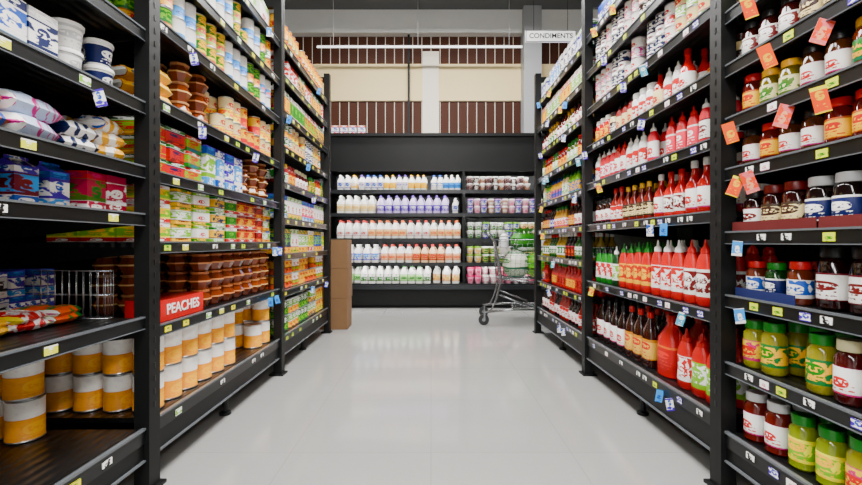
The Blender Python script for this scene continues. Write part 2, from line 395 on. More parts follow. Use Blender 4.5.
nt.links.new(tc.outputs['Object'], sp.inputs[0]); nt.links.new(sp.outputs[0], cb.inputs[0])
az = nt.nodes.new('ShaderNodeMath'); az.operation = 'ADD'; az.inputs[1].default_value = .38; nt.links.new(sp.outputs[2], az.inputs[0]); nt.links.new(az.outputs[0], cb.inputs[1])
br = nt.nodes.new('ShaderNodeTexBrick'); br.offset = 0; br.inputs['Scale'].default_value = 1
br.inputs['Brick Width'].default_value = .15; br.inputs['Row Height'].default_value = .6; br.inputs['Mortar Size'].default_value = .006
br.inputs['Color1'].default_value = C('3c1804'); br.inputs['Color2'].default_value = C('462008'); br.inputs['Mortar'].default_value = C('e2d8c8')
nt.links.new(cb.outputs[0], br.inputs['Vector']); nt.links.new(br.outputs['Color'], b.inputs['Base Color']); b.inputs['Roughness'].default_value = .6
b.inputs['Specular IOR Level'].default_value = .25
slab('wall_back', -HX, HX, YB, YB + .1, 0, ZC, tile_m)
slab('trim_bulkhead', -HX, HX, YB - .14, YB, 4.28, ZC, simple('bulkhead_white', C('f0f0ec'), .7, noise=.03))
cream = simple('cream_board', C('f6dca0'), .6, noise=.05, nscale=2)
slab('trim_panel', -HX, -.37, YB - .03, YB, 3.22, 3.82, cream)
slab('trim_panel.001', -.355, HX, YB - .03, YB, 3.22, 3.82, cream)
slab('trim_pillar', -.14, .13, YB - .045, YB, 2.3, 4.02, simple('pillar_white', C('f8ecd8'), .5))
black = simple('black_powder_coat', C('040505'), .5, noise=.2, spec=.3)
slab('power_conduit', -.38, -.345, YB - .08, YB - .045, 2.35, ZC, black)
slab('support_column', 1.47, 1.75, 6.64, 6.88, 0, ZC, simple('column_grey', C('a8aaac'), .6))

# luminaires -------------------------------------------------------------
lum_w = simple('lamp_white_steel', C('e8e8e8'), .4)
tube_e = simple('fluorescent_tube', (1, 1, 1, 1), .5, emit=(1, .98, .94, 1), es=6)
def luminaire(x, y, z, lx, ly, watts):
    q = Builder(); q.box(x - lx / 2 - .03, x + lx / 2 + .03, y - ly / 2 - .03, y + ly / 2 + .03, z, z + .07, 0)
    for k in (-.28, .28):
        if ly > lx: q.add(tubeT([(x + k * lx, y - ly / 2 + .02, z - .02), (x + k * lx, y + ly / 2 - .02, z - .02)], .014, 8, 1))
        else: q.add(tubeT([(x - lx / 2 + .02, y + k * ly, z - .02), (x + lx / 2 - .02, y + k * ly, z - .02)], .014, 8, 1))
    q.add(tubeT([(x, y, z + .06), (x, y, ZC)], .008, 6, 0))
    o = q.build('ceiling_luminaire', [lum_w, tube_e])
    ld = bpy.data.lights.new('tube_light', 'AREA'); ld.shape = 'RECTANGLE'; ld.size = lx; ld.size_y = ly; ld.energy = watts; ld.color = (1, .99, .975)
    lo = bpy.data.objects.new('tube_light', ld); lo.location = (x, y, z - .05); scene.collection.objects.link(lo); lo.parent = o
for y, z in ((-4.0, 3.4), (-2.4, 3.4), (-.8, 3.3), (.8, 3.3), (2.4, 3.3), (3.95, 3.62)): luminaire(0, y, z, .9, 1.2, 98)  # those behind the camera are unseen, added for frontal light
for y in (-4.0, -2.4, -.8):
    for x in (-2.4, 2.4): luminaire(x, y, 3.4, .6, 1.3, 80)  # unseen side rows behind the camera, added for frontal light
luminaire(-.95, 5.2, 4.4, 1.4, .3, 100); luminaire(.95, 5.2, 4.4, 1.4, .3, 100)
# slim pendant tube in front of the tiled wall
q = Builder(); q.add(tubeT([(-1.75, 6.45, 3.9), (1.4, 6.45, 3.9)], .011, 8, 1)); q.box(-1.75, 1.4, 6.44, 6.46, 3.912, 3.925, 0)
for x in (-1.5, -.2, 1.2): q.add(tubeT([(x, 6.45, 3.92), (x, 6.45, ZC)], .004, 5, 0))
q.build('pendant_tube_light', [lum_w, simple('pendant_tube', (1, 1, 1, 1), .5, emit=(1, 1, 1, 1), es=2.2)])

# ------------------------------------------------------------------ gondola shelving
shelf_m, nt, b = new_mat('black_shelf_steel')
tc = nt.nodes.new('ShaderNodeTexCoord'); wv = nt.nodes.new('ShaderNodeTexWave'); wv.bands_direction = 'X'; wv.inputs['Scale'].default_value = 8
nt.links.new(tc.outputs['Object'], wv.inputs['Vector'])
bp = nt.nodes.new('ShaderNodeBump'); bp.inputs['Strength'].default_value = .5; bp.inputs['Distance'].default_value = .004
nt.links.new(wv.outputs['Fac'], bp.inputs['Height']); nt.links.new(bp.outputs['Normal'], b.inputs['Normal'])
b.inputs['Base Color'].default_value = C('0c0d0e'); b.inputs['Roughness'].default_value = .3
rail_m = simple('rail_dark_grey', C('0a0c0d'), .3, noise=.1, spec=.4)
lip_m = simple('rail_lip_highlight', C('54585c'), .2)  # lip in lighter grey, the highlight along the rail edges put into its colour
GM = [black, shelf_m, rail_m, lip_m]
LV = {'L': [[.23, .63, 1.00, 1.17, 1.40, 1.66, 1.95, 2.25],
            [.245, .585, .90, 1.165, 1.44, 1.74, 2.0, 2.26],
            [.25, .56, .82, 1.07, 1.32, 1.57, 1.82, 2.07, 2.3]],
      'R': [[.22, .47, .71, .935, 1.16, 1.34, 1.53, 1.72, 1.95, 2.25],
            [.26, .64, 1.015, 1.29, 1.54, 1.79, 2.04, 2.28],
            [.26, .52, .77, 1.015, 1.27, 1.52, 1.77, 2.02, 2.27]]}
PROMO = [(1.345, 1.72), (1.12, 1.53), (1.27, 1.53), (1.10, 1.34), (1.24, 1.34), (1.43, 1.34), (1.44, 1.16), (1.34, 1.16), (.95, 1.72), (.8, 1.34)]
def gondola(side):
    sg = -1 if side == 'L' else 1
    X = XL if side == 'L' else XR
    q = Builder(); D = .74
    def bx(d0, d1, y0, y1, z0, z1, m):
        a, c = sg * (X + d0), sg * (X + d1); q.box(min(a, c), max(a, c), y0, y1, z0, z1, m)
    for py in POSTS:
        bx(-.02, .035, py - .03, py + .03, 0, 2.58, 0)
        bx(D - .03, D + .03, py - .03, py + .03, 0, 2.58, 0)
        bx(-.035, .06, py - .045, py + .045, 0, .012, 0)
        bx(.03, D, py - .02, py + .02, .12, .16, 0); bx(.03, D, py - .015, py + .015, 2.5, 2.55, 0)
        for k in range(48):     # punched slots as small raised lips on the aisle face
            bx(-.0215, -.02, py - .004, py + .004, .3 + k * .047, .32 + k * .047, 2)
    bx(D - .01, D + .01, POSTS[0], POSTS[-1], .1, 2.55, 0)
    for bi in range(3):
        y0, y1 = POSTS[bi] + .032, POSTS[bi + 1] - .032
        for li, h in enumerate(LV[side][bi]):
            dd = D - .02 if li == 0 else .6
            bx(.006, dd, y0, y1, h - .018, h, 1)
            if li == 0:
                bx(0, .018, y0, y1, .115, h + .004, 0)
                bx(-.006, 0, y0, y1, h - .05, h - .004, 2); bx(-.01, .004, y0, y1, h - .002, h + .006, 3)
                bx(-.01, 0, y0, y1, .115, .121, 3)
                bx(.02, D, y0, y1, .115, .13, 0)
                sx = sg * (X + .05); q.add(lathe([(0, .03), (.012, .03), (.02, .014), (.12, .014)], [(0, 0)] * 3, seg=12), (sx, y0 + (y1 - y0) * .5, 0))
            else:
                bx(-.004, .006, y0, y1, h - .038, h - .002, 2)
                bx(-.008, -.004, y0, y1, h - .041, h - .038, 3); bx(-.008, .006, y0, y1, h - .001, h + .005, 3)
                for yy in (y0 + .004, y1 - .008):   # sloping side brackets
                    t = T(); a = sg * (X + .04); c = sg * (X + .6)
                    for e_ in (0, .004):
                        t.v += [(a, yy + e_, h - .018), (c, yy + e_, h - .018), (c, yy + e_, h - .1), (a, yy + e_, h - .04)]
                    for f in [(0, 1, 2, 3), (7, 6, 5, 4), (3, 2, 6, 7)]: t.f.append((f, 0, 0, ((0, 0),) * 4, False))
                    q.add(t)
    root = q.build('gondola_shelving', GM)
    # price tickets
    p = Builder(); th = .002
    cols = [(C('e8d800'), GRN), (C('c8dc08'), GRN), (C('d8d808'), W), (W, K), (LGR, W)] if side == 'L' else [(C('d0dc08'), GRN), (W, K), (W, RED), (W, BLU)]
    def wob(y, h, c, s=.036, hh=.066, an=None):
        an = random.uniform(-.35, .35) if an is None else an
        R = [[math.cos(an), 0, math.sin(an)], [0, 1, 0], [-math.sin(an), 0, math.cos(an)]]
        p.add(boxT(s, .002, hh, PR), (sg * (X - .012 - s / 2), y, h - .03 - hh), sg * -.25, [c], R=None if abs(an) < .01 else R)
    for bi in range(3):
        y0, y1 = POSTS[bi] + .06, POSTS[bi + 1] - .06
        for li, h in enumerate(LV[side][bi]):
            y = y0 + random.uniform(0, .12)
            while y < y1 - .06:
                c = random.choice(cols)
                w = .04 if side == 'L' else .034
                x = sg * (X - .0085 if li == 0 else X - .0055); zc = h - (.028 if li == 0 else .020)
                p.add(boxT(th, w, .024, PR), (x, y, zc - .012), pal=[c])
                y += w + random.choice([.08, .14, .2, .32] if side == 'L' else [.03, .06, .1, .16])
            if side == 'R' and bi == 0: continue
            for k in range(3 if side == 'R' else 2):
                y = random.uniform(y0, y1)
                if side == 'R': cc = [(LBL, BLU), (BLU, W), (W, BLU), (C('38a0c0'), W), (ORG, YEL)]
                else: cc = [(W, BLU), (LBL, W), (W, LBL), (LBL, BLU)]
                if side == 'L' and bi == 0 and random.random() < .8: continue
                if random.random() < .35: continue
                wob(y, h, random.choice(cc), .03, .055)
    if side == 'R':
        for i, (y, h) in enumerate(PROMO):
            wob(y, h, [(C('ee4400'), YEL), (C('ea3c08'), C('f0a070')), (C('f05000'), YEL)][i % 3], .038, .07, [-.3, .42, -.38, -.25, .35][i % 5])
        for (y, h) in [(1.4, .71), (1.42, .935)]: wob(y, h, (LBL, W), .03, .05)
    p.build('price_tickets', PACK, root)
    return root
gondola('L'); gondola('R')

# ------------------------------------------------------------------ LEFT products
A0, A1 = .27, 1.49; B0, B1 = 1.585, 2.82; C0, C1 = 2.92, 4.15
random.seed(21)
pil = [pillow(.13, .17, .07) for _ in range(3)]; pils = [pillow(.1, .12, .055, .2) for _ in range(3)]; pst = [pillow(.09, .12, .035, .1) for _ in range(2)]
fill('white_drink_cartons', 'L', .85, 1.22, 1.40, [carton(.1, .085, .14)], .088, nav_boxes, d=.1, hh=.14, rows=4, setback=.05, block=1)
fill('noodle_pot_packs', 'L', 1.23, 1.48, 1.40, [tub(.042, .085)], .084, [[(W, W), (W, SIL), (W, W)], [(W, W), (NAV, W), (W, W)], [(NAV, W), (BLU, RED), (W, W)]], hh=.085, rows=4, setback=.05, block=1, yawj=.5, stack=2)
fill('snack_cartons', 'L', .6, 1.48, 1.66, [carton(.14, .12, .17)], .12, nav_boxes + bl_boxes, d=.14, hh=.17, rows=2, setback=.12)
fill('snack_cartons', 'L', .6, 1.48, 1.95, [carton(.14, .12, .17)], .12, multi_boxes, d=.14, hh=.17, rows=2, setback=.12)
fill('dried_fruit_bags', 'L', .75, 1.22, 1.17, pil, .15, [[(W, RED), (C('b0c0dc'), RED)], [(C('c06858'), RED), (C('c87858'), BLU)], [(RED, W), (W, RED)], [(BLU, W), (C('c09880'), BLU)]], d=.13, hh=.055, rows=3, setback=.03, stack=2, block=1, yawj=.3)
fill('shrink_wrapped_snack_bags', 'L', 1.255, 1.49, 1.17, pils, .105, [[(SIL, K), (W, NAV)], [(C('383c44'), W), (C('a0a4aa'), K)], [(C('202228'), W), (C('686c74'), W)], [(BLU, W), (W, BLU)]], d=.1, hh=.045, rows=4, setback=.05, stack=3, block=1, yawj=.4)
fill('red_snack_boxes', 'L', .8, 1.09, 1.00, [carton(.1, .09, .1)], .09, red_boxes, d=.1, hh=.1, rows=2, setback=.1, block=2)
fill('milk_cartons', 'L', 1.1, 1.3, 1.00, [gable(.065, .063, .135)], .063, bl_boxes, d=.065, hh=.12, rows=4, setback=.07, block=1)
fill('cereal_bar_boxes', 'L', 1.31, 1.49, 1.00, [carton(.16, .085, .125)], .085, mg_boxes, d=.16, hh=.12, rows=2, setback=.05, block=1)
fill('juice_cartons', 'L', 1.0, 1.58, .63, [carton(.055, .05, .085)], .05, bl_boxes + [nav_boxes[1]], d=.055, hh=.085, rows=3, setback=.38, stack=2, block=2)
fill('snack_bar_packs', 'L', .95, 1.46, .63, pst, .105, [[(ORG, W), (YEL, RED)], [(GRN, YEL), (RED, W)], [(W, RED), (ORG, GRN)], [(DGR, W), (LGR, W)]], d=.08, hh=.02, rows=2, setback=.17, block=1, yawj=.3, stack=2)
bc = can(.054, .142, .55)
fill('canned_peaches', 'L', 1.24, 1.5, .23, [bc], .112, big_cans, hh=.142, rows=3, setback=.3, stack=2)
# bay B
fill('canned_peaches', 'L', 1.6, B1, .245, [bc], .112, big_cans, hh=.142, rows=4, setback=.03, stack=2, miss=.1)
fill('jarred_fruit_cups', 'L', 1.98, B1, .585, [barrel(.052, .085)], .105, copper, hh=.085, rows=3, setback=.04, stack=3, block=4, yawj=.04)
fill('jarred_fruit_cups', 'L', 1.75, 1.96, .585, [barrel(.052, .085)], .105, copper, hh=.085, rows=2, setback=.24, stack=3, block=4, yawj=.04)
fill('fruit_cup_sleeves', 'L', B0, 2.2, .90, [carton(.13, .12, .075)], .12, gy_boxes, d=.13, hh=.075, rows=3, setback=.04, stack=3, block=1)
fill('red_fruit_boxes', 'L', 2.22, B1, .90, [carton(.13, .11, .075)], .11, red_boxes + [gy_boxes[1], rg_boxes[0]], d=.13, hh=.075, rows=3, setback=.05, stack=3, block=2)
fill('fruit_cup_sleeves', 'L', B0, 1.98, 1.165, [carton(.13, .12, .07)], .12, rg_boxes + [gy_boxes[3]], d=.13, hh=.07, rows=3, setback=.05, stack=3, block=1)
fill('dessert_boxes', 'L', 2.0, 2.38, 1.165, [carton(.1, .085, .2)], .085, bl_boxes, d=.1, hh=.17, rows=3, setback=.04, block=1)
fill('jarred_fruit_cups', 'L', 2.4, B1, 1.165, [barrel(.052, .08)], .105, copper, hh=.08, rows=3, setback=.04, stack=3, block=2)
fill('jarred_fruit_cups', 'L', 1.82, 2.1, 1.44, [barrel(.05, .085)], .102, copper, hh=.085, rows=3, setback=.05, stack=3, block=2)
fill('snack_pouches', 'L', 1.6, 1.81, 1.44, pils, .11, [[(RED, W), (ORG, YEL)], [(C('c04818'), W), (YEL, RED)]], d=.1, hh=.05, rows=3, setback=.05, stack=3, block=1, yawj=.4)
fill('canned_vegetables', 'L', 2.12, B1, 1.44, [can(.039, .115)], .08, [canp(ORG, CRM, YEL, RED), canp(RED, YEL, ORG, RED), canp(GRN, W, YEL, GRN)], hh=.115, rows=4, setback=.03, stack=2)
fill('canned_vegetables', 'L', B0, B1, 1.74, [can(.039, .112)], .08, cool_cans, hh=.112, rows=4, setback=.03, stack=2, block=2)
fill('canned_vegetables', 'L', B0, B1, 2.0, [can(.039, .112)], .08, cool_cans, hh=.112, rows=4, setback=.03, stack=2, block=2)
fill('overstock_boxes', 'L', B0, B1, 2.26, [carton(.2, .2, .2)], .2, multi_boxes, d=.2, hh=.2, rows=2, setback=.05, block=1)
# bay C
spec = [('canned_soup', can(.036, .11), .075, [canp(YEL, LGR, RED, W), canp(GRN, YEL, YEL, RED), canp(LGR, W, GRN, GRN)], .11, 2),
        ('canned_soup', can(.036, .105), .075, [canp(RED, YEL, YEL, RED), canp(ORG, YEL, DRED, RED), canp(RED, W, LGR, RED)], .105, 2),
        ('packet_boxes', carton(.1, .08, .18), .08, gy_boxes + [red_boxes[0]], .17, 1),
        ('packet_boxes', carton(.1, .08, .17), .08, [gy_boxes[0], boxp(W, GRN, LGR, W, LGR, W), bl_boxes[1]], .16, 1),
        ('pickle_jars', jar(.036, .16), .075, jars_md, .12, 1),
        ('canned_soup', can(.036, .105), .075, mix_cans, .105, 2),
        ('packet_boxes', carton(.1, .08, .18), .08, [rg_boxes[0], rg_boxes[1], boxp(LGR, RED, YEL, RED, GRN, W)], .15, 1),
        ('packet_boxes', carton(.1, .08, .17), .08, [red_boxes[0], boxp(PNK, W, RED, W, RED, W), gy_boxes[3]], .17, 1),
        ('canned_soup', can(.036, .1), .075, [canp(RED, YEL, YEL, RED), canp(GRN, YEL, YEL, RED)], .1, 2)]
for (nm, tp, w, pl, hh, st), z in zip(spec, LV['L'][2]):
    fill(nm, 'L', C0, C1, z, [tp], w, pl, hh=hh, rows=3, setback=.03, stack=st, block=3, d=.1 if nm == 'packet_boxes' else None)

# ------------------------------------------------------------------ RIGHT products
jj = jar(.038, .155); js = jar(.034, .135); jb = jar(.04, .18); jw = jar(.033, .14)
fill('mango_chutney_jars', 'R', .5, 1.49, .22, [jb, jar(.038, .175)], .08, jars_lo, hh=.16, rows=4, setback=.02, block=2, tray=None)
fill('salsa_jars', 'R', .5, 1.49, .47, [jar(.037, .175)], .075, jars_md + jars_lo[:1], hh=.155, rows=4, setback=.02, block=2)
fill('chutney_jars', 'R', .5, 1.22, .71, [jb], .082, [jars_dk[0], jars_dk[1]], hh=.16, rows=3, setback=.03, block=3)
fill('relish_jars', 'R', 1.24, 1.49, .71, [js], .07, [jarp(DGR, NAV, W, GRN), jarp(C('602008'), BLU, W, RED)], hh=.105, rows=3, setback=.03, block=1, tray=NAV)
fill('jam_jars', 'R', .5, 1.49, .935, [jj, jj, js], .078, jars_dk, hh=.125, rows=4, setback=.02, block=2, tray=C('580404'))
fill('jam_jars', 'R', .5, 1.49, 1.16, [js], .07, [jars_dk[2], jars_dk[3], jars_am[3], jars_am[1]], hh=.105, rows=4, setback=.02, block=2)
fill('curry_paste_jars', 'R', .5, 1.49, 1.34, [js, jw], .07, jars_am, hh=.105, rows=4, setback=.02, block=2)
fill('mustard_jars', 'R', .5, 1.49, 1.53, [js, jw], .07, jars_am, hh=.105, rows=4, setback=.02, block=2)
fill('mustard_jars', 'R', .5, 1.49, 1.72, [jj, js], .078, jars_am, hh=.125, rows=4, setback=.02, block=2)
fill('canned_goods', 'R', .5, 1.49, 1.95, [can(.04, .12)], .082, mix_cans, hh=.12, rows=3, setback=.02, block=2, stack=2)
# bay E
R0, R1 = 1.585, 2.82
RJ = C('b80000')
fill('large_ketchup_jugs', 'R', 1.93, 2.1, .26, [jug(.066, .29)], .13, [[(RJ, RED), (RJ, C('e02010')), (RJ, RED)]], hh=.26, rows=3, setback=.03, block=1, miss=0, yawj=.05, var=0)
fill('ketchup_squeeze_bottles', 'R', 1.6, 1.9, .26, [squeeze(.047, .26)], .095, [[(RJ, RED), (W, RED), (RJ, RED)], [(RJ, RED), (RED, W), (RJ, RED)]], d=.07, hh=.2, rows=4, setback=.03, miss=0, var=0)
fill('barbecue_sauce_bottles', 'R', 2.12, R1, .26, [jug(.044, .285, GL)], .088, [darkb[0], darkb[1], darkb[2], darkb[3]], hh=.23, rows=3, setback=.03, block=3)
fill('tomato_sauce_bottles', 'R', R0, 2.12, .64, [squeeze(.041, .275)], .08, [ketch[0], ketch[2], [(RED, RED), (DRED, W), (RED, RED)]], d=.06, hh=.2, rows=4, setback=.03, block=3, var=.06)
fill('ketchup_squeeze_bottles', 'R', 2.13, 2.48, .64, [squeeze(.039, .265)], .078, [[(RED, RED), (RED, YEL), (GRN, GRN)]], d=.06, hh=.2, rows=4, setback=.03, var=.05)
fill('green_relish_bottles', 'R', 2.49, R1, .64, [squeeze(.037, .25)], .074, greenb, d=.055, hh=.2, rows=4, setback=.03, block=2)
fill('tomato_sauce_bottles', 'R', R0, 2.1, 1.015, [bottle(.036, .235)], .072, [jarp(C('a80604'), W, RED, W), jarp(RED, DRED, W, RED)], hh=.2, rows=4, setback=.03)
fill('steak_sauce_bottles', 'R', 2.12, R1, 1.015, [bottle(.034, .22), jar(.034, .17)], .068, [jarp(C('981008'), RED, W, RED), jarp(C('280804'), W, RED, K), jarp(C('701008'), CRM, BRN, YEL)], hh=.2, rows=4, setback=.03)
fill('sweet_chilli_bottles', 'R', R0, 2.15, 1.29, [squeeze(.035, .21)], .068, pinkb, d=.055, hh=.18, rows=4, setback=.03, block=3)
fill('sweet_chilli_bottles', 'R', 2.17, R1, 1.29, [squeeze(.035, .2)], .068, [pinkb[0], redw[1], ketch[1]], d=.055, hh=.17, rows=4, setback=.03, block=3)
fill('hot_sauce_bottles', 'R', R0, R1, 1.54, [bottle(.034, .21), squeeze(.035, .2), jar(.034, .165)], .068, redw, hh=.18, rows=4, setback=.03, block=2)
fill('stock_tins', 'R', R0, R1, 1.79, [can(.036, .107)], .074, whitecans, hh=.107, rows=4, setback=.03, stack=2, block=2)
fill('stock_tins', 'R', R0, R1, 2.04, [can(.036, .105)], .074, whitecans, hh=.105, rows=4, setback=.03, stack=2, block=2)
fill('overstock_boxes', 'R', R0, R1, 2.28, [carton(.16, .16, .2)], .16, multi_boxes, d=.16, hh=.2, rows=2, setback=.05, block=1)
# bay F
specR = [('soy_sauce_bottles', bottle(.034, .22), .07, [darkb[0], jarp(C('a01008'), RED, W, RED), jarp(RED, W, RED, RED)], .2),
         ('chilli_sauce_bottles', bottle(.034, .21), .07, [jarp(RED, DRED, RED, GRN), jarp(RED, YEL, RED, RED)], .19),
         ('salad_dressing_bottles', bottle(.034, .21), .07, [greenb[0], darkb[2], jarp(C('a08010'), GRN, W, W)], .19),
         ('salad_dressing_bottles', bottle(.034, .21), .07, [darkb[1], jarp(C('c89020'), W, ORG, GRN), darkb[0]], .19),
         ('mayonnaise_bottles', squeeze(.036, .21), .074, [[(LGR, W), (YEL, BLU), (GRN, BLU)], [(CRM, W), (LGR, W), (GRN, GRN)], [(YEL, W), (BLU, W), (BLU, W)]], .19),
         ('olive_jars', jar(.036, .18), .075, [jarp(C('4a5a10'), LGR, W, GRN), jarp(C('6a1010'), YEL, RED, RED)], .15),
         ('vinegar_bottles', bottle(.034, .21), .07, [jarp(C('c8a860'), GRN, W, YEL), jarp(C('702010'), W, RED, K)], .2),
         ('packet_boxes', carton(.1, .09, .19), .09, [boxp(W, GRN, LGR, W, W, RED), boxp(YEL, W, YEL, RED, ORG, W)], .18),
         ('packet_boxes', carton(.1, .09, .2), .09, [boxp(W, BLU, LBL, W, W, BLU), boxp(GRN, W, W, BLU, W, GRN), nav_boxes[0]], .2)]
for (nm, tp, w, pl, hh), z in zip(specR, LV['R'][2]):
    fill(nm, 'R', C0, C1, z, [tp], w, pl, hh=hh, rows=3, setback=.03, block=3, d=.1 if nm == 'packet_boxes' else None)

# PEACHES shelf-ready box
q = Builder(); q.add(boxT(.14, .31, .085, PL), (-(XL + .1), 1.80, .5865), 0, [(RED, RED)])
q.box(-(XL + .17), -(XL + .03), 1.645, 1.955, .6715, .6725, PL, [(DRED, DRED)])
pb = q.build('peach_cup_box', PACK)
def text(s, size, loc, rot, m, parent, nm, off=0):
    cu = bpy.data.curves.new(nm, 'FONT'); cu.body = s; cu.size = size; cu.extrude = .0006; cu.align_x = 'CENTER'; cu.align_y = 'CENTER'; cu.offset = off
    cu.materials.append(m); o = bpy.data.objects.new(nm, cu); o.location = loc; o.rotation_euler = rot; scene.collection.objects.link(o); o.parent = parent; return o
ink_w = simple('white_ink', W, .5); ink_k = simple('black_ink', K, .5)
text('PEACHES', .058, (-(XL + .0285), 1.80, .629), (math.pi / 2, 0, math.pi / 2), ink_w, pb, 'lettering', .001)

# wire baskets
wire_m = simple('chrome_wire', C('b0b2b4'), .25, metal=.9)
def wire_basket(name, x0, x1, y0, y1, z0, z1, n=.03):
    q = Builder(); r = .0013
    for z in (z0 + r, (z0 + z1) / 2, z1): q.add(tubeT([(x0, y0, z), (x1, y0, z), (x1, y1, z), (x0, y1, z)], r * 1.4, 5, closed=True))
    x = x0
    while x <= x1 + 1e-6:
        q.add(tubeT([(x, y0, z1), (x, y0, z0 + r), (x, y1, z0 + r), (x, y1, z1)], r, 5)); x += n
    y = y0
    while y <= y1 + 1e-6:
        q.add(tubeT([(x0, y, z1), (x0, y, z0 + r), (x1, y, z0 + r), (x1, y, z1)], r, 5)); y += n
    return q.build(name, [wire_m])
wire_basket('wire_shelf_basket', -(XL + .36), -(XL + .1), 1.47, 1.495, .632, .80, .025)
wire_basket('wire_shelf_basket', -(XL + .62), -(XL + .42), 1.05, 1.2, .232, .29, .02)

# ------------------------------------------------------------------ dairy case at the back
case_m = simple('case_black', C('040505'), .6, noise=.15, spec=.3); inner_m = simple('case_inner_grey', C('1c1e20'), .4); rail_w = simple('case_price_rail', C('1c1f22'), .3)
led_m = simple('case_led', (1, 1, 1, 1), .5, emit=(1, .99, .97, 1), es=42)
bumper_m = simple('case_bumper_steel', C('404346'), .35, metal=.8)
q = Builder(); CX0, CX1 = -3.2, 3.2; FL = [.33, .62, .955, 1.30, 1.62]
q.box(CX0, CX1, 5.76, 6.62, .04, .26, 0); q.box(CX0, CX1, 5.72, 6.5, .26, .31, 4); q.box(CX0, CX1, 5.8, 6.6, 0, .04, 0)
q.box(CX0, CX1, 6.5, 6.6, .3, 2.36, 1); q.box(CX0, CX1, 5.78, 6.6, 1.93, 2.38, 0)
q.box(CX0, CX1, 5.765, 5.78, 1.88, 2.02, 0); q.box(CX0, CX1, 5.75, 5.79, 2.36, 2.4, 0)
for x in (CX0, -1.5, .44, 1.96, CX1 - .04): q.box(x, x + .03, 5.8, 6.5, .3, 1.93, 0)
for h in FL:
    q.box(CX0, CX1, 5.77, 6.5, h - .02, h, 1); q.box(CX0, CX1, 5.755, 5.77, h - .045, h + .004, 2)
    if h > .4: q.box(CX0, CX1, 5.775, 5.795, h - .03, h - .0205, 3)
q.box(CX0, CX1, 5.785, 5.825, 1.905, 1.929, 3)
case = q.build('refrigerated_display_case', [case_m, inner_m, rail_w, led_m, bumper_m])

mb = jug(.052, .25); sb = jug(.04, .215)
def bot(body, lab, ink, cap): return [(body, body), (lab, ink), (cap, cap)]
def F(nm, x0, x1, z, t, w, pals, hh, stack=1, rows=3, block=4): fill(nm, 'F', (x0 - 432) * .0138, (x1 - 432) * .0138, z, [t], w, pals, hh=hh, rows=rows, setback=.04, stack=stack, block=block, miss=.02, yawj=.05, gap=.002)
F('yoghurt_drink_bottles', 337, 358, 1.62, sb, .082, [bot(W, YEL, W, YEL), bot(W, W, BLU, W)], .19, block=2)
F('milk_bottles', 359, 428, 1.62, sb, .082, [bot(W, W, PUR, PUR), bot(W, YEL, YEL, YEL), bot(W, W, BLU, BLU)], .19, block=2)
F('milk_bottles', 432, 462, 1.62, sb, .08, [bot(W, BLU, W, BLU), bot(W, LBL, BLU, W)], .19, block=2)
F('yoghurt_tubs', 468, 532, 1.62, tub(.04, .095), .085, [bot(W, BRN, W, W), bot(W, C('a06848'), W, W), bot(W, C('c8a0a0'), BRN, W)], .095, 2, block=1)
F('milk_bottles', 337, 376, 1.30, mb, .104, [bot(W, C('ece0b0'), YEL, W)], .235)
F('purple_milk_bottles', 377, 450, 1.30, mb, .104, [bot(C('cdb8e8'), C('6028c0'), W, PUR)], .235)
F('milk_bottles', 451, 462, 1.30, sb, .08, [bot(W, W, BLU, W)], .19)
F('yoghurt_tubs', 468, 545, 1.30, tub(.042, .1), .088, [bot(W, C('e0a8b8'), PNK, W), bot(W, W, BLU, C('c088d0')), bot(W, C('b88870'), W, W)], .1, 2, block=1)
F('cream_bottles', 337, 462, .955, mb, .104, [bot(W, C('f4c880'), ORG, C('e86000')), bot(W, CRM, RED, W), bot(W, W, RED, RED)], .235)
F('yoghurt_tubs', 468, 545, .955, tub(.046, .11), .096, [bot(W, W, GRN, W), bot(W, W, BLU, LGR), bot(W, CRM, RED, W)], .11, 2, block=2)
F('milk_bottles', 337, 380, .62, mb, .104, [bot(W, W, LBL, W)], .235)
F('flavoured_milk_bottles', 381, 462, .62, mb, .104, [bot(C('f4cca0'), C('f0a860'), RED, RED), bot(W, C('f4b888'), ORG, C('c83010'))], .235)
F('yoghurt_tubs', 468, 545, .62, tub(.046, .11), .096, [bot(W, YEL, W, W), bot(W, C('e8d880'), GRN, W), bot(W, W, YEL, LGR)], .11, 2, block=2)
F('milk_bottles', 337, 432, .33, mb, .104, [bot(W, W, GRN, W), bot(W, C('b0e890'), GRN, GRN)], .235)
F('milk_bottles', 433, 462, .33, mb, .104, [bot(W, CRM, YEL, W)], .235)
F('yoghurt_tubs', 468, 545, .33, tub(.046, .11), .096, [bot(W, C('e87098'), W, W), bot(W, C('f0a0b8'), PNK, PNK)], .11, 2, block=2)
q = Builder()
for i in range(5): q.add(carton(.1, .1, .12), (-1.45 + i * .12, 5.87, 2.401), .05 * i, boxp(W, ORG, W, BLU, ORG, W))
q.build('promotional_boxes', PACK)

# ------------------------------------------------------------------ cardboard stack at the left shelf end
card = simple('cardboard_brown', C('745434'), .85, noise=.12); tape = simple('box_tape', C('987848'), .4)
q = Builder()
for k, (h0, h1) in enumerate([(.002, .32), (.322, .63), (.632, .93)]):
    o = .006 * (k % 2); q.box(-1.32 + o, -.865 + o, 4.34, 4.58, h0, h1, 0); q.box(-1.09, -1.04, 4.338, 4.582, h0 + .001, h1 + .001, 1)
q.build('cardboard_box_stack', [card, tape])

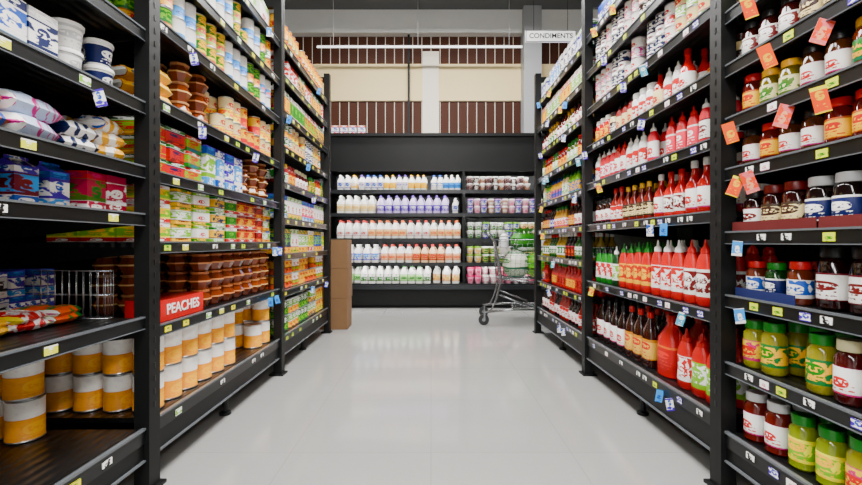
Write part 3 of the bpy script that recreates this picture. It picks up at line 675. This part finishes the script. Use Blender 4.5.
# ------------------------------------------------------------------ hanging aisle sign
q = Builder(); q.box(.81, 1.24, 3.59, 3.605, 2.615, 2.715, 0)
for x in (.88, 1.17): q.add(tubeT([(x, 3.597, 2.71), (x, 3.597, ZC)], .002, 5, 1))
sg = q.build('aisle_sign', [simple('sign_white', C('f4f4f2'), .4), black])
q = Builder(); 
for (a, b_, c, d) in [(.81, 1.24, 2.615, 2.62), (.81, 1.24, 2.71, 2.715), (.81, .815, 2.615, 2.715), (1.235, 1.24, 2.615, 2.715)]: q.box(a, b_, 3.588, 3.59, c, d)
q.build('frame_edge', [ink_k], sg)
text('CONDIMENTS', .058, (1.025, 3.5885, 2.665), (math.pi / 2, 0, 0), ink_k, sg, 'lettering', .001)

# ------------------------------------------------------------------ shopping trolley (nose along +x local)
root = bpy.data.objects.new('shopping_cart', None); scene.collection.objects.link(root)
chrome = simple('cart_chrome', C('808284'), .25, metal=.85); rub = simple('cart_rubber', C('181818'), .6); hnd = simple('cart_handle_plastic', C('1a2a22'), .4)
L0, L1, HW0, HW1 = .1, .95, .27, .2
q = Builder(); w = .0017
def rim(z, t):   # t 0 bottom .. 1 top
    l0 = L0 + .02 * (1 - t); l1 = .80 + .15 * t; a = HW0 - .05 * (1 - t); c = HW1 - .04 * (1 - t)
    return [(l0, -a, z), (l1, -c, z), (l1, c, z), (l0, a, z)]
ZB, ZT = .50, .93
for i in range(6):
    t = i / 5; z0 = ZB + (ZT - ZB) * t
    q.add(tubeT(rim(z0, t), .006 if i in (0, 5) else w, 6, closed=True))
bot_, top_ = rim(ZB, 0), rim(ZT, 1)
def lerp(a, b, t): return tuple(a[i] + (b[i] - a[i]) * t for i in range(3))
for e in range(4):
    n = 14 if e in (0, 2) else 8
    for k in range(n):
        t = k / n; q.add(tubeT([lerp(bot_[e], bot_[(e + 1) % 4], t), lerp(top_[e], top_[(e + 1) % 4], t)], w, 5))
for k in range(1, 10):
    t = k / 10; q.add(tubeT([lerp(bot_[0], bot_[1], t), lerp(bot_[3], bot_[2], t)], w, 5))
    q.add(tubeT([lerp(bot_[0], bot_[3], t), lerp(bot_[1], bot_[2], t)], w, 5))
for k in range(8):
    y = -.22 + k * .063; q.add(tubeT([(.13, y, .72), (.27, y, .74), (.33, y, .93)], w, 5))
for (x, z) in ((.13, .72), (.27, .74), (.3, .84), (.33, .93)): q.add(tubeT([(x, -.23, z), (x, .23, z)], .004, 5))
q.build('wire_basket', [chrome], root)
q = Builder()
for s in (-1, 1):
    q.add(tubeT([(.0, s * .27, 1.02), (.06, s * .27, .98), (.1, s * .27, .91), (.14, s * .27, .7), (.17, s * .265, .5), (.12, s * .27, .3), (.06, s * .28, .16), (.0, s * .28, .13)], .012, 8))
    q.add(tubeT([(.0, s * .28, .14), (.3, s * .26, .17), (.85, s * .2, .17), (.9, s * .17, .13)], .012, 8))
    q.add(tubeT([(.17, s * .265, .5), (.5, s * .24, .47), (.8, s * .17, .5)], .009, 8))
    q.add(tubeT([(.14, s * .27, .33), (.5, s * .25, .2)], .009, 8))
q.add(tubeT([(.3, -.26, .17), (.3, .26, .17)], .009, 8)); q.add(tubeT([(.85, -.2, .17), (.85, .2, .17)], .009, 8))
for k in range(9):
    y = -.2 + k * .05; q.add(tubeT([(.3, y, .18), (.85, y * .8, .18)], w, 5))
q.build('tube_frame', [chrome], root)
q = Builder(); q.add(tubeT([(0, -.28, 1.02), (0, .28, 1.02)], .017, 10)); q.build('push_handle', [hnd], root)
q = Builder()
for (x, y) in ((.0, -.28), (.0, .28), (.9, -.17), (.9, .17)):
    q.add(tubeT([(x - .02, y - .014, .058), (x - .02, y + .014, .058)], .058, 20, 1))
    q.add(tubeT([(x - .02, y - .018, .058), (x - .02, y + .018, .058)], .02, 12, 0))
    for s in (-1, 1): q.add(boxT(.02, .004, .1, 0), (x - .012, y + s * .022, .045))
    q.add(boxT(.05, .05, .008, 0), (x - .008, y, .138))
q.build('caster_wheels', [chrome, rub], root)
q = Builder()
LV1, LV2 = C('0c5406'), C('2c7a08')
q.add(bag(.28, .4, .32), (.34, .0, .515), .1, [(C('b8c0a8'), GRN), (C('d8dcc8'), GRN)])
q.add(bag(.3, .36, .3), (.62, -.01, .515), 1.2, [(LV1, LGR), (LV2, LGR)])
q.add(bag(.22, .32, .26), (.44, 0, .79), 2, [(LV1, W), (LV2, GRN)]); q.add(carton(.12, .2, .2), (.64, .05, .80), .3, boxp(W, BLU, W, RED, SIL, W))
q.add(bag(.12, .34, .26), (.21, 0, .76), 0, [(W, SIL), (SIL, DGR)])
for k in range(9):                                        # leafy tops standing out of the bag
    an = k * .7; x0, y0 = .44 + .05 * math.cos(an), .07 * math.sin(an)
    x1, y1 = .44 + .13 * math.cos(an), .16 * math.sin(an)
    t = T(); wx, wy = -.035 * math.sin(an), .035 * math.cos(an)
    P = [(x0, y0, .98), (x0 * .5 + x1 * .5 + wx, y0 * .5 + y1 * .5 + wy, 1.05), (x1, y1, 1.07), (x0 * .5 + x1 * .5 - wx, y0 * .5 + y1 * .5 - wy, 1.05)]
    t.v += P; t.f.append(((0, 1, 2, 3), PL, 0, ((0, 0),) * 4, False)); q.add(t, pal=[(LV2, LV2)])
q.build('groceries', PACK, root)
root.location = (.63, 4.86, 0); root.rotation_euler = (0, 0, math.radians(-7))

# ------------------------------------------------------------------ world, camera
w_ = bpy.data.worlds.new('world'); scene.world = w_; w_.use_nodes = True
w_.node_tree.nodes['Background'].inputs[0].default_value = (.8, .85, .9, 1); w_.node_tree.nodes['Background'].inputs[1].default_value = .4
cd = bpy.data.cameras.new('camera'); cd.sensor_width = 36; cd.lens = 420 / 862 * 36; cd.clip_start = .02
cam = bpy.data.objects.new('camera', cd); cam.location = (0, 0, .9); cam.rotation_euler = (math.pi / 2, 0, 0)
scene.collection.objects.link(cam); scene.camera = cam
